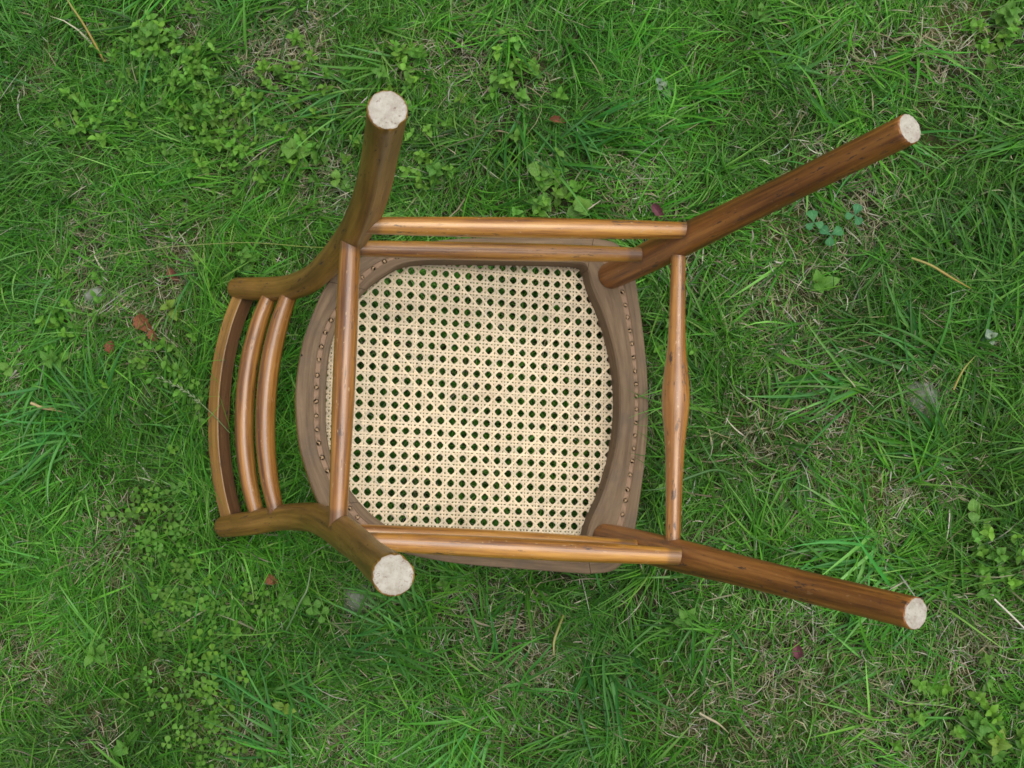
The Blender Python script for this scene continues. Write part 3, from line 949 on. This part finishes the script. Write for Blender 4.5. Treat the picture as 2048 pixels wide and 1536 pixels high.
def fine_grass(n, box, Lm, wm, segs, thin=True, dens=True):
    xy = scatter(n, *box)
    x, y = xy[:, 0], xy[:, 1]
    if dens:
        k = RNG.random(n) > np.maximum(bare(x, y) * .84, patch_cover(x, y))
        xy = xy[k]; x, y = xy[:, 0], xy[:, 1]
    m = len(xy)
    lush = vnoise(x, y, 6.5, 51)
    # gather into tufts
    cx = x + RNG.normal(0, .004, m); cy = y + RNG.normal(0, .004, m)
    az = azimuth(x, y, .95)
    L = Lm * RNG.lognormal(0, .35, m) * (.65 + .7 * lush)
    w = wm * RNG.lognormal(0, .28, m)
    e0 = np.radians(RNG.uniform(18, 70, m)); e1 = np.radians(RNG.uniform(-35, 25, m))
    col = pick(m, GREENS, GP) * tone(x, y)
    dry = RNG.random(m) < (.025 + .12 * bare(x, y))
    col[dry] = pick(int(dry.sum()), DRY, DP)
    tipc = col * 1.3 + np.array((.012, .03, .006))
    brown = RNG.random(m) < .12
    tipc[brown] = pick(int(brown.sum()), DRY, DP)
    tipf = np.where(brown, RNG.uniform(.1, .4, m), .5)
    return blades(m, np.stack([cx, cy], 1), az, L, w, e0, e1, RNG.normal(0, .5, m), segs, col, tipc, tipf, RNG.normal(0, .5, m), np.zeros(m))

def tuft_grass(centres, per, Lr, wr, spread, cols, cp, e0r=(25, 60), e1r=(-25, 15), fold=True, segs=6, azs=None, aspread=.5):
    m = len(centres) * per
    c = np.repeat(np.asarray(centres), per, 0)
    xy = c + RNG.normal(0, spread, (m, 2))
    if azs is None:
        azs = azimuth(np.asarray(centres)[:, 0], np.asarray(centres)[:, 1], .6, 9)
    az = np.repeat(azs, per) + RNG.normal(0, aspread, m)
    L = RNG.uniform(*Lr, m); w = RNG.uniform(*wr, m)
    col = pick(m, cols, cp) * tone(xy[:, 0], xy[:, 1])
    tipc = col * 1.15
    br = RNG.random(m) < .15
    tipc[br] = pick(int(br.sum()), DRY, DP)
    tipf = np.where(br, RNG.uniform(.05, .3, m), .4)
    return blades(m, xy, az, L, w, np.radians(RNG.uniform(*e0r, m)), np.radians(RNG.uniform(*e1r, m)), RNG.normal(0, .45, m), segs, col, tipc, tipf, RNG.normal(0, .4, m), np.zeros(m), fold=fold, wp=2.6)

CORE = (-0.86, 0.74, -0.60, 0.70)
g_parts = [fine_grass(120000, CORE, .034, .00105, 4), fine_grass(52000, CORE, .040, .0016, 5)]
def ring_scatter(fn, n, box, *a, **k):
    return fn(n, box, *a, **k)
for box in ((-1.7, -.86, -1.4, 1.5), (.74, 1.6, -1.4, 1.5), (-.86, .74, -1.4, -.60), (-.86, .74, .70, 1.5)):
    area = (box[1] - box[0]) * (box[3] - box[2])
    g_parts.append(fine_grass(int(9000 * area), box, .048, .0030, 4, dens=False))
for box in ((-3.4, -1.7, -3.2, 3.2), (1.6, 3.4, -3.2, 3.2), (-1.7, 1.6, -3.2, -1.4), (-1.7, 1.6, 1.5, 3.2)):
    area = (box[1] - box[0]) * (box[3] - box[2])
    g_parts.append(fine_grass(int(1900 * area), box, .060, .0065, 3, dens=False))
nt = 800
tc_ = scatter(nt * 2, *CORE)
tc_ = tc_[RNG.random(len(tc_)) > bare(tc_[:, 0], tc_[:, 1])][:nt]
g_parts.append(tuft_grass(tc_, 13, (.035, .095), (.0014, .0034), .006, GREENS, GP))
TEAL = [(.048, .200, .034), (.078, .245, .044), (.062, .225, .022), (.12, .300, .062)]
TUFT = [(-0.599, -0.037), (-0.544, -0.024), (-0.236, -0.297), (-0.167, -0.3), (-0.02, -0.318), (0.411, -0.162), (0.387, 0.027), (0.471, 0.05), (-0.006, 0.366), (0.311, 0.404),
        (-0.437, -0.125), (-0.288, -0.417), (0.496, -0.048), (0.05, 0.33), (-0.30, -0.33), (-0.12, -0.27), (0.10, -0.30), (-0.62, 0.02), (0.44, -0.21), (-0.05, -0.39)]
tx = np.array(TUFT)
g_parts.append(tuft_grass(tx, 22, (.06, .125), (.0024, .0046), .016, TEAL, [3, 2, 2, 1], aspread=.55))
more = scatter(70, *CORE)
g_parts.append(tuft_grass(more, 10, (.05, .11), (.0022, .0040), .012, TEAL + GREENS[:3], [2, 2, 2, 1, 2, 2, 1], aspread=.6))
ne = 1100      # blades that lean over the seat front and the crest rail
ey = RNG.uniform(-.20, .20, ne)
ex = .158 - 1.0 * ey ** 2 + RNG.uniform(.0, .035, ne) + .012
g_parts.append(blades(ne, np.stack([ex, ey], 1), math.pi + RNG.normal(0, .7, ne), RNG.uniform(.04, .10, ne), RNG.uniform(.0012, .0028, ne), np.radians(RNG.uniform(55, 88, ne)),
                      np.radians(RNG.uniform(-40, 20, ne)), RNG.normal(0, .4, ne), 7, pick(ne, GREENS, GP), pick(ne, GREENS, GP) * 1.2, np.full(ne, .4), RNG.normal(0, .4, ne), np.zeros(ne)))
ne = 900
ey = RNG.uniform(-.17, .17, ne)
ex = -.405 + .9 * ey ** 2 + RNG.uniform(-.03, .02, ne)
g_parts.append(blades(ne, np.stack([ex, ey], 1), RNG.normal(0, .8, ne), RNG.uniform(.05, .10, ne), RNG.uniform(.0010, .0024, ne), np.radians(RNG.uniform(50, 85, ne)),
                      np.radians(RNG.uniform(-30, 20, ne)), RNG.normal(0, .4, ne), 7, pick(ne, GREENS, GP), pick(ne, GREENS, GP) * 1.2, np.full(ne, .4), RNG.normal(0, .4, ne), np.zeros(ne)))
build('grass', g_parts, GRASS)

def thatch(n, box, Lm, wm):
    xy = scatter(n, *box); x, y = xy[:, 0], xy[:, 1]
    k = RNG.random(n) < .08 + .92 * bare(x, y)
    xy = xy[k]; m = len(xy); x, y = xy[:, 0], xy[:, 1]
    az = RNG.uniform(0, 6.283, m)
    L = Lm * RNG.lognormal(0, .4, m); w = wm * RNG.lognormal(0, .3, m)
    col = pick(m, DRY, DP)
    return blades(m, xy, az, L, w, np.radians(RNG.uniform(0, 28, m)), np.radians(RNG.uniform(-18, 8, m)), RNG.normal(0, .9, m), 3, col, col * 1.1, np.full(m, .4), RNG.normal(0, .4, m), RNG.uniform(.001, .012, m))
build('dry_thatch', [thatch(120000, CORE, .017, .0009), thatch(4000, CORE, .032, .0013)], STRAW)

# moss in the thin patches
mx = scatter(60000, *CORE)
mk = RNG.random(len(mx)) < np.clip(vnoise(mx[:, 0], mx[:, 1], 9, 61) * 1.6 - .95, 0, 1) + .8 * bare(mx[:, 0], mx[:, 1]) * (mx[:, 0] > .2)
mx = mx[mk]; m = len(mx)
mc = pick(m, [(.085, .088, .014), (.060, .075, .014), (.115, .098, .018), (.10, .07, .02)], [3, 3, 2, 1])
build('moss', [blades(m, mx, RNG.uniform(0, 6.28, m), RNG.uniform(.005, .011, m), RNG.uniform(.0008, .0016, m), np.radians(RNG.uniform(30, 85, m)), np.radians(RNG.uniform(-20, 40, m)),
                     RNG.normal(0, .5, m), 2, mc, mc * 1.2, np.full(m, .4), RNG.normal(0, .5, m), np.zeros(m))], STRAW)

# ------------------------------------------------------------------ broad-leaved weeds
def leaf_mesh(name, L, W, mat, serr=0.0, cup=.25, droop=.25, blunt=False, nrow=7, thick=.00025, seed=0):
    """one leaf, stalk end at the origin, pointing to +x; folded at the midrib"""
    r = random.Random(seed)
    V, F, U = [], [], []
    for i in range(nrow + 1):
        t = i / nrow
        if blunt:
            w = math.sin(math.pi * min(1, t * .5 + .02)) ** .8 * (1 - max(0, t - .80) / .20 * .62)
            w *= .25 + .75 * min(1, t * 1.8)
        else:
            w = math.sin(math.pi * (t * .97 + .02) ** .8) ** .85
        if serr:
            w *= 1 + serr * (1 if i % 2 else -1)
        w = max(w, .05) * W / 2
        x = L * t; z = L * (droop * .6 * math.sin(t * 1.7) - droop * 1.1 * t * t)
        for q, s in enumerate((-1, -.5, 0, .5, 1)):
            V.append((x - (serr * .6 * abs(s) * W / 2 if serr else 0), s * w, z + cup * abs(s) * w * (1.0 + .25 * r.uniform(-1, 1))))
    for i in range(nrow):
        for q in range(4):
            a = i * 5 + q
            F.append((a, a + 5, a + 6, a + 1))
            U.append(((q / 4, i / nrow), (q / 4, (i + 1) / nrow), ((q + 1) / 4, (i + 1) / nrow), ((q + 1) / 4, i / nrow)))
    me = bpy.data.meshes.new(name)
    me.from_pydata(V, [], F); me.materials.append(mat)
    l = me.uv_layers.new(name='UVMap'); l.data.foreach_set('uv', [c for f in U for p in f for c in p])
    me.polygons.foreach_set('use_smooth', [True] * len(F))
    return me
LEAF_G = leaf_material('speedwell_leaf', (.075, .215, .030), (.15, .31, .075))
LEAF_Y = leaf_material('yellow_green_leaf', (.125, .235, .030), (.22, .33, .08))
LEAF_B = leaf_material('blue_green_clover_leaf', (.045, .195, .075), (.12, .29, .13))
LEAF_P = leaf_material('pale_round_leaf', (.105, .25, .042), (.19, .36, .09))
LEAF_GREY = leaf_material('silvery_leaf', (.20, .30, .22), (.36, .44, .38))
STEM_M = leaf_material('green_stem', (.10, .17, .04), (.15, .22, .07))

def variants(mat, L, W, serr, blunt=False, cup=.25):
    return [leaf_mesh('leaf', L * k, W * k, mat, serr, cup, d, blunt, 8, seed=i) for i, (k, d) in enumerate(((1.0, .25), (1.1, .35), (.85, .15)))]
SETS = {'speedwell': variants(LEAF_G, .0165, .0110, .09), 'bright': variants(LEAF_Y, .0165, .0115, .08),
        'clover': variants(LEAF_B, .0140, .0125, 0, True, .12), 'green_clover': variants(LEAF_G, .0115, .0105, 0, True, .15),
        'round': variants(LEAF_P, .0230, .0230, .03, False, .10), 'silver': variants(LEAF_GREY, .0135, .0110, .05)}

def stem_mesh(P, r=.0007):
    V, F = [], []
    for k, p in enumerate(P):
        for q in range(5):
            V.append((p[0] + r * math.cos(q * tp / 5), p[1] + r * math.sin(q * tp / 5), p[2]))
    for k in range(len(P) - 1):
        for q in range(5):
            F.append((k * 5 + q, k * 5 + (q + 1) % 5, (k + 1) * 5 + (q + 1) % 5, (k + 1) * 5 + q))
    return V, F

def weed(name, kind, x, y, label, pairs=4, h=.026, scale=1.0, group=None, cat='weed', spread=.6):
    r = random.Random(int((x * 1000 + y * 7777)) & 0xffff)
    root = link(bpy.data.objects.new(name, None))
    root.location = (x, y, float(ground_z(x, y))); root.empty_display_size = .01
    root.rotation_euler = (0, 0, r.uniform(0, tp))
    root['label'] = label; root['category'] = cat
    if group: root['group'] = group
    meshes = SETS[kind]
    lx, ly = r.uniform(-.008, .008), r.uniform(-.008, .008)
    pts = [(0, 0, -.002), (lx * .4, ly * .4, h * .5), (lx, ly, h)]
    if kind in ('clover', 'green_clover'):
        for c in range(pairs):
            a0 = r.uniform(0, tp); d = .004 + .013 * c * spread if pairs > 1 else 0
            cx, cy, cz = math.cos(c * 2.4) * d, math.sin(c * 2.4) * d, h * r.uniform(.8, 1.15)
            V, F = stem_mesh([(cx * .3, cy * .3, -.002), (cx * .8, cy * .8, cz * .6), (cx, cy, cz)])
            mesh_obj('stem', V, F, STEM_M, root)
            for q in range(3):
                o = bpy.data.objects.new('leaf', meshes[r.randrange(3)])
                o.location = (cx, cy, cz)
                o.rotation_euler = (r.uniform(-.15, .15), r.uniform(-.25, .05), a0 + q * tp / 3 + r.uniform(-.12, .12))
                o.scale = (scale * r.uniform(.9, 1.1),) * 3
                link(o, root)
        return root
    V, F = stem_mesh(pts)
    mesh_obj('stem', V, F, STEM_M, root)
    for k in range(pairs):
        t = (k + .6) / pairs
        z = h * t
        for s in (0, 1):
            o = bpy.data.objects.new('leaf', meshes[r.randrange(3)])
            o.location = (lx * t, ly * t, z)
            sc = scale * (1.15 - .55 * t) * r.uniform(.85, 1.12)
            o.scale = (sc,) * 3
            o.rotation_euler = (r.uniform(-.25, .25), -(.05 + .55 * t) + r.uniform(-.15, .2), (k % 2) * math.pi / 2 + s * math.pi + r.uniform(-.3, .3))
            link(o, root)
    return root

GW = 'small broad-leaved weeds growing in the lawn'
weed('clover', 'clover', .347, .218, 'blue-green clover leaf left of two others, under the upper front leg', 1, .032, 1.0, 'blue-green clover sprigs', 'clover')
weed('clover', 'clover', .366, .203, 'blue-green clover leaf set lowest of three beside the upper front leg', 1, .030, .95, 'blue-green clover sprigs', 'clover')
weed('clover', 'clover', .392, .223, 'blue-green clover leaf furthest from the chair, right of its upper front leg', 1, .034, 1.0, 'blue-green clover sprigs', 'clover')
for kind, x, y, lab, pr, h, sc in W:
    weed('clover' if kind == 'green_clover' else 'leafy_weed', kind, x, y, lab, pr, h + .009, sc * 1.0, GW, 'clover' if kind == 'green_clover' else 'weed')

# spreading mats of clover and speedwell that nobody could count
def leaf_batch():
    vs, fs, cs = [], [], []
    def add(mesh_pts, faces, M, col):
        b = len(vs)
        for p in mesh_pts:
            vs.append(M @ Vector(p)); cs.append(col)
        for f in faces:
            fs.append(tuple(b + i for i in f))
    S = SETS
    src = {k: [([tuple(v.co) for v in me.vertices], [tuple(p.vertices) for p in me.polygons]) for me in S[k]] for k in ('speedwell', 'green_clover')}
    r = random.Random(99)
    for px, py, rad, cnt, kind in PATCH:
        for _ in range(cnt):
            x, y = px + r.gauss(0, rad * .6), py + r.gauss(0, rad * .6)
            lp = to_local(np.array([[x, y, .02]]))[0]
            if abs(lp[1]) < .21 and -.34 < lp[0] < .18:
                continue
            h = r.uniform(.018, .036); z0 = float(ground_z(x, y))
            v = r.gauss(1, .16)
            g_ = r.uniform(.175, .245) * v
            col = (g_ * r.uniform(.36, .48), g_, g_ * r.uniform(.09, .15))
            tilt = Euler((r.gauss(0, .22), r.gauss(0, .22), r.uniform(0, tp))).to_matrix().to_4x4()
            if kind == 'c':
                for q in range(3):
                    M = Matrix.Translation((x, y, z0 + h)) @ tilt @ Euler((0, -.1, q * tp / 3)).to_matrix().to_4x4() @ Matrix.Scale(r.uniform(.5, .82), 4)
                    add(*src['green_clover'][r.randrange(3)], M, col)
            else:
                k = r.choice((2, 3, 3, 4))
                for j in range(k):
                    t = (j + .6) / k
                    for s in (0, 1):
                        M = Matrix.Translation((x, y, z0 + h * t)) @ tilt @ Euler((0, -(.05 + .5 * t), (j % 2) * math.pi / 2 + s * math.pi + r.uniform(-.3, .3))).to_matrix().to_4x4() @ Matrix.Scale((1.1 - .5 * t) * r.uniform(.58, .92), 4)
                        add(*src['speedwell'][r.randrange(3)], M, tuple(c * (1 + .25 * t) for c in col))
    o = mesh_obj('weeds', vs, fs, WEED)
    a = o.data.attributes.new('Col', 'FLOAT_COLOR', 'POINT')
    a.data.foreach_set('color', np.concatenate([np.array(cs), np.ones((len(cs), 1))], 1).astype(np.float32).ravel())
    o['kind'] = 'stuff'
leaf_batch()

# ------------------------------------------------------------------ single finds on the lawn: dead leaves, stones, stalks
DEAD = leaf_material('dead_red_brown_leaf', (.150, .060, .034), (.075, .032, .022), transl=.1, rough=.7, spot=.5)
DEADO = leaf_material('dead_orange_leaf', (.145, .066, .032), (.075, .038, .022), transl=.1, rough=.7, spot=.4)
DEADP = leaf_material('dead_purple_leaf', (.13, .045, .060), (.07, .03, .035), transl=.1, rough=.6, spot=.4)
def dead_leaf(x, y, L, Wd, mat, label, rz, z=.014, tilt=(.1, .1)):
    me = leaf_mesh('dead_leaf', L, Wd, mat, .13, .75, .7, False, 9, seed=int(x * 999))
    o = link(bpy.data.objects.new('dead_leaf', me))
    o.location = (x, y, z - .010 + float(ground_z(x, y))); o.rotation_euler = (tilt[0], tilt[1], rz)
    o['label'] = label; o['category'] = 'dead leaf'; o['group'] = 'dead leaves fallen on the grass'
dead_leaf(.030, .360, .022, .009, DEAD, 'reddish brown dead leaf in the grass above the upper stretchers', -.1, .022)
dead_leaf(.158, .246, .024, .011, DEADP, 'purple dead leaf behind the upper front leg joint', -.9, .030)
dead_leaf(-.498, .118, .030, .020, DEADO, 'largest orange-brown dead leaf, left of the crest rail', -.9, .026)
dead_leaf(-.478, .098, .018, .012, DEAD, 'small red dead leaf under the largest orange-brown one', -1.2, .025)
dead_leaf(-.531, .084, .022, .014, DEAD, 'dull brown dead leaf left of the orange-brown leaves', -1.5, .025)
dead_leaf(-.312, -.208, .018, .013, DEADO, 'orange dead leaf below the lower back post', -.7, .026)
dead_leaf(.322, -.270, .022, .012, DEADP, 'dark purplish dead leaf below the lower front leg', -1.3, .022)
dead_leaf(-.460, .180, .022, .011, DEAD, 'dark brown dead leaf by the seed-head stalk', -1.1, .022)

def stone(x, y, sx, sy, sz, label, seed, rz=0):
    import bmesh
    bm = bmesh.new(); bmesh.ops.create_icosphere(bm, subdivisions=4, radius=1)
    me = bpy.data.meshes.new('stone')
    for v in bm.verts:
        n1 = mathutils_noise(v.co * 1.4 + Vector((seed, 0, 0))) * .22 + mathutils_noise(v.co * 4 + Vector((seed, 5, 0))) * .07
        v.co *= 1 + n1
        v.co = Vector((v.co.x * sx, v.co.y * sy, v.co.z * sz))
    bm.to_mesh(me); bm.free(); me.materials.append(STONE)
    me.polygons.foreach_set('use_smooth', [True] * len(me.polygons))
    o = link(bpy.data.objects.new('stone', me)); o.location = (x, y, -.006); o.rotation_euler = (0, 0, rz)
    o['label'] = label; o['category'] = 'stone'; o['group'] = 'stones sunk in the turf'
from mathutils import noise as _mn
mathutils_noise = _mn.noise
stone(.472, .010, .021, .027, .018, 'greenish grey stone sunk in the grass right of the front stretcher', 3, .2)
stone(-.570, .146, .016, .012, .019, 'pale grey stone showing through the thin turf at the left', 8, .4)
stone(-.199, -.235, .024, .022, .017, 'grey stone half hidden beside the lower rear foot', 13, .8)

def stalk(name, pts, w, col, tipcol, label, cat='grass stalk', seed_head=0, group=None):
    C = catmull([(px, py, pz) for px, py, pz in pts], 8)
    C[:, 2] += ground_z(C[:, 0], C[:, 1])
    V, F, K = [], [], []
    nC = len(C)
    T = np.gradient(C, axis=0); T /= np.linalg.norm(T, axis=1)[:, None]
    for i in range(nC):
        t = i / (nC - 1)
        s = np.cross(T[i], (0, 0, 1)); s /= np.linalg.norm(s) + 1e-9
        ww = w * (1 - .75 * max(0, t - .6) / .4) / 2
        V += [C[i] - s * ww, C[i] - np.array((0, 0, ww * .7)), C[i] + s * ww, C[i] + np.array((0, 0, ww * .5))]
        c = np.array(col) * (1 - t) + np.array(tipcol) * t
        K += [c] * 4
    for i in range(nC - 1):
        for q in range(4):
            F.append((i * 4 + q, i * 4 + (q + 1) % 4, i * 4 + 4 + (q + 1) % 4, i * 4 + 4 + q))
    if seed_head:
        m = int(nC * .45)
        for q in range(seed_head):
            f = m + (nC - 1 - m) * q / seed_head
            i = int(f); p = C[i]; d = T[i]
            s = np.cross(d, (0, 0, 1)); s /= np.linalg.norm(s)
            s = s * (1 if q % 2 else -1)
            b = len(V)
            l = .0085; dirv = d * .9 + s * .35 + np.array((0, 0, .15))
            dirv /= np.linalg.norm(dirv)
            up = np.array((0, 0, 1.0))
            V += [p, p + dirv * l * .45 + s * .0011, p + dirv * l * .45 - s * .0008, p + dirv * l * .45 + up * .0011, p + dirv * l]
            K += [np.array(tipcol)] * 5
            F += [(b, b + 1, b + 3), (b, b + 3, b + 2), (b + 4, b + 3, b + 1), (b + 4, b + 2, b + 3), (b, b + 2, b + 1), (b + 4, b + 1, b + 2)]
    o = mesh_obj(name, V, F, STRAW if col[0] > col[1] * .85 else GRASS)
    a = o.data.attributes.new('Col', 'FLOAT_COLOR', 'POINT')
    a.data.foreach_set('color', np.concatenate([np.array(K), np.ones((len(K), 1))], 1).astype(np.float32).ravel())
    o['label'] = label; o['category'] = cat
    if group: o['group'] = group
GS = 'single stalks and dry blades lying on the lawn'
stalk('grass_stalk', [(-.235, .196, .034), (-.36, .203, .042), (-.47, .198, .042), (-.55, .187, .040), (-.60, .172, .036)], .0011, (.24, .31, .06), (.34, .40, .20), 'long yellowish stalk with a seed head pointing left of the upper rear leg', seed_head=14, group=GS)
stalk('grass_stalk', [(-.36, -.035, .030), (-.385, -.008, .042), (-.415, .015, .044), (-.455, .035, .042)], .0012, (.15, .24, .07), (.36, .43, .26), 'pale seed head left of the middle of the crest rail', seed_head=15, group=GS)
stalk('dry_blade', [(-.560, .455, .025), (-.583, .50, .045), (-.600, .525, .048), (-.622, .556, .046)], .0030, (.34, .22, .06), (.24, .30, .09), 'long yellow-brown blade near the top left corner', 'dry blade', group=GS)
stalk('dry_blade', [(.454, .171, .034), (.475, .160, .038), (.497, .147, .036), (.520, .136, .028)], .0030, (.36, .34, .12), (.33, .20, .05), 'yellow-orange blade right of the front stretcher', 'dry blade', group=GS)
stalk('dry_blade', [(.056, -.245, .022), (.050, -.262, .030), (.046, -.276, .030), (.046, -.291, .026)], .0034, (.20, .24, .05), (.52, .46, .20), 'short yellow blade below the lower side of the seat', 'dry blade', group=GS)
stalk('dry_blade', [(.535, -.213, .034), (.548, -.226, .036), (.562, -.240, .034), (.578, -.256, .030)], .0022, (.62, .58, .48), (.60, .56, .46), 'white straw right of the lower front foot', 'dry blade', group=GS)
stalk('dry_blade', [(-.637, .003, .026), (-.620, -.003, .029), (-.605, -.005, .029), (-.590, -.009, .024)], .0042, (.48, .38, .20), (.40, .28, .12), 'thick straw piece at the left edge', 'dry blade', group=GS)
stalk('dry_blade', [(.498, .020, .030), (.503, .033, .034), (.510, .045, .034), (.524, .060, .028)], .0024, (.36, .30, .08), (.22, .26, .07), 'yellow curved blade beside the greenish grey stone', 'dry blade', group=GS)
stalk('dry_blade', [(.213, -.351, .024), (.224, -.356, .028), (.234, -.361, .028), (.246, -.372, .022)], .0030, (.50, .44, .30), (.34, .28, .17), 'pale straw near the bottom edge below the lower front leg', 'dry blade', group=GS)
stalk('grass_stalk', [(.255, -.080, .022), (.232, -.074, .046), (.205, -.082, .058), (.172, -.096, .060), (.150, -.099, .060)], .0030, (.07, .17, .045), (.12, .24, .09), 'green blade bent over the lower front edge of the seat', 'grass blade', group=GS)
stalk('grass_stalk', [(-.285, -.275, .020), (-.262, -.240, .042), (-.250, -.222, .048), (-.246, -.195, .046)], .0026, (.12, .23, .08), (.32, .42, .24), 'pale slender blade between the lower back post and rear foot', 'grass blade', group=GS)
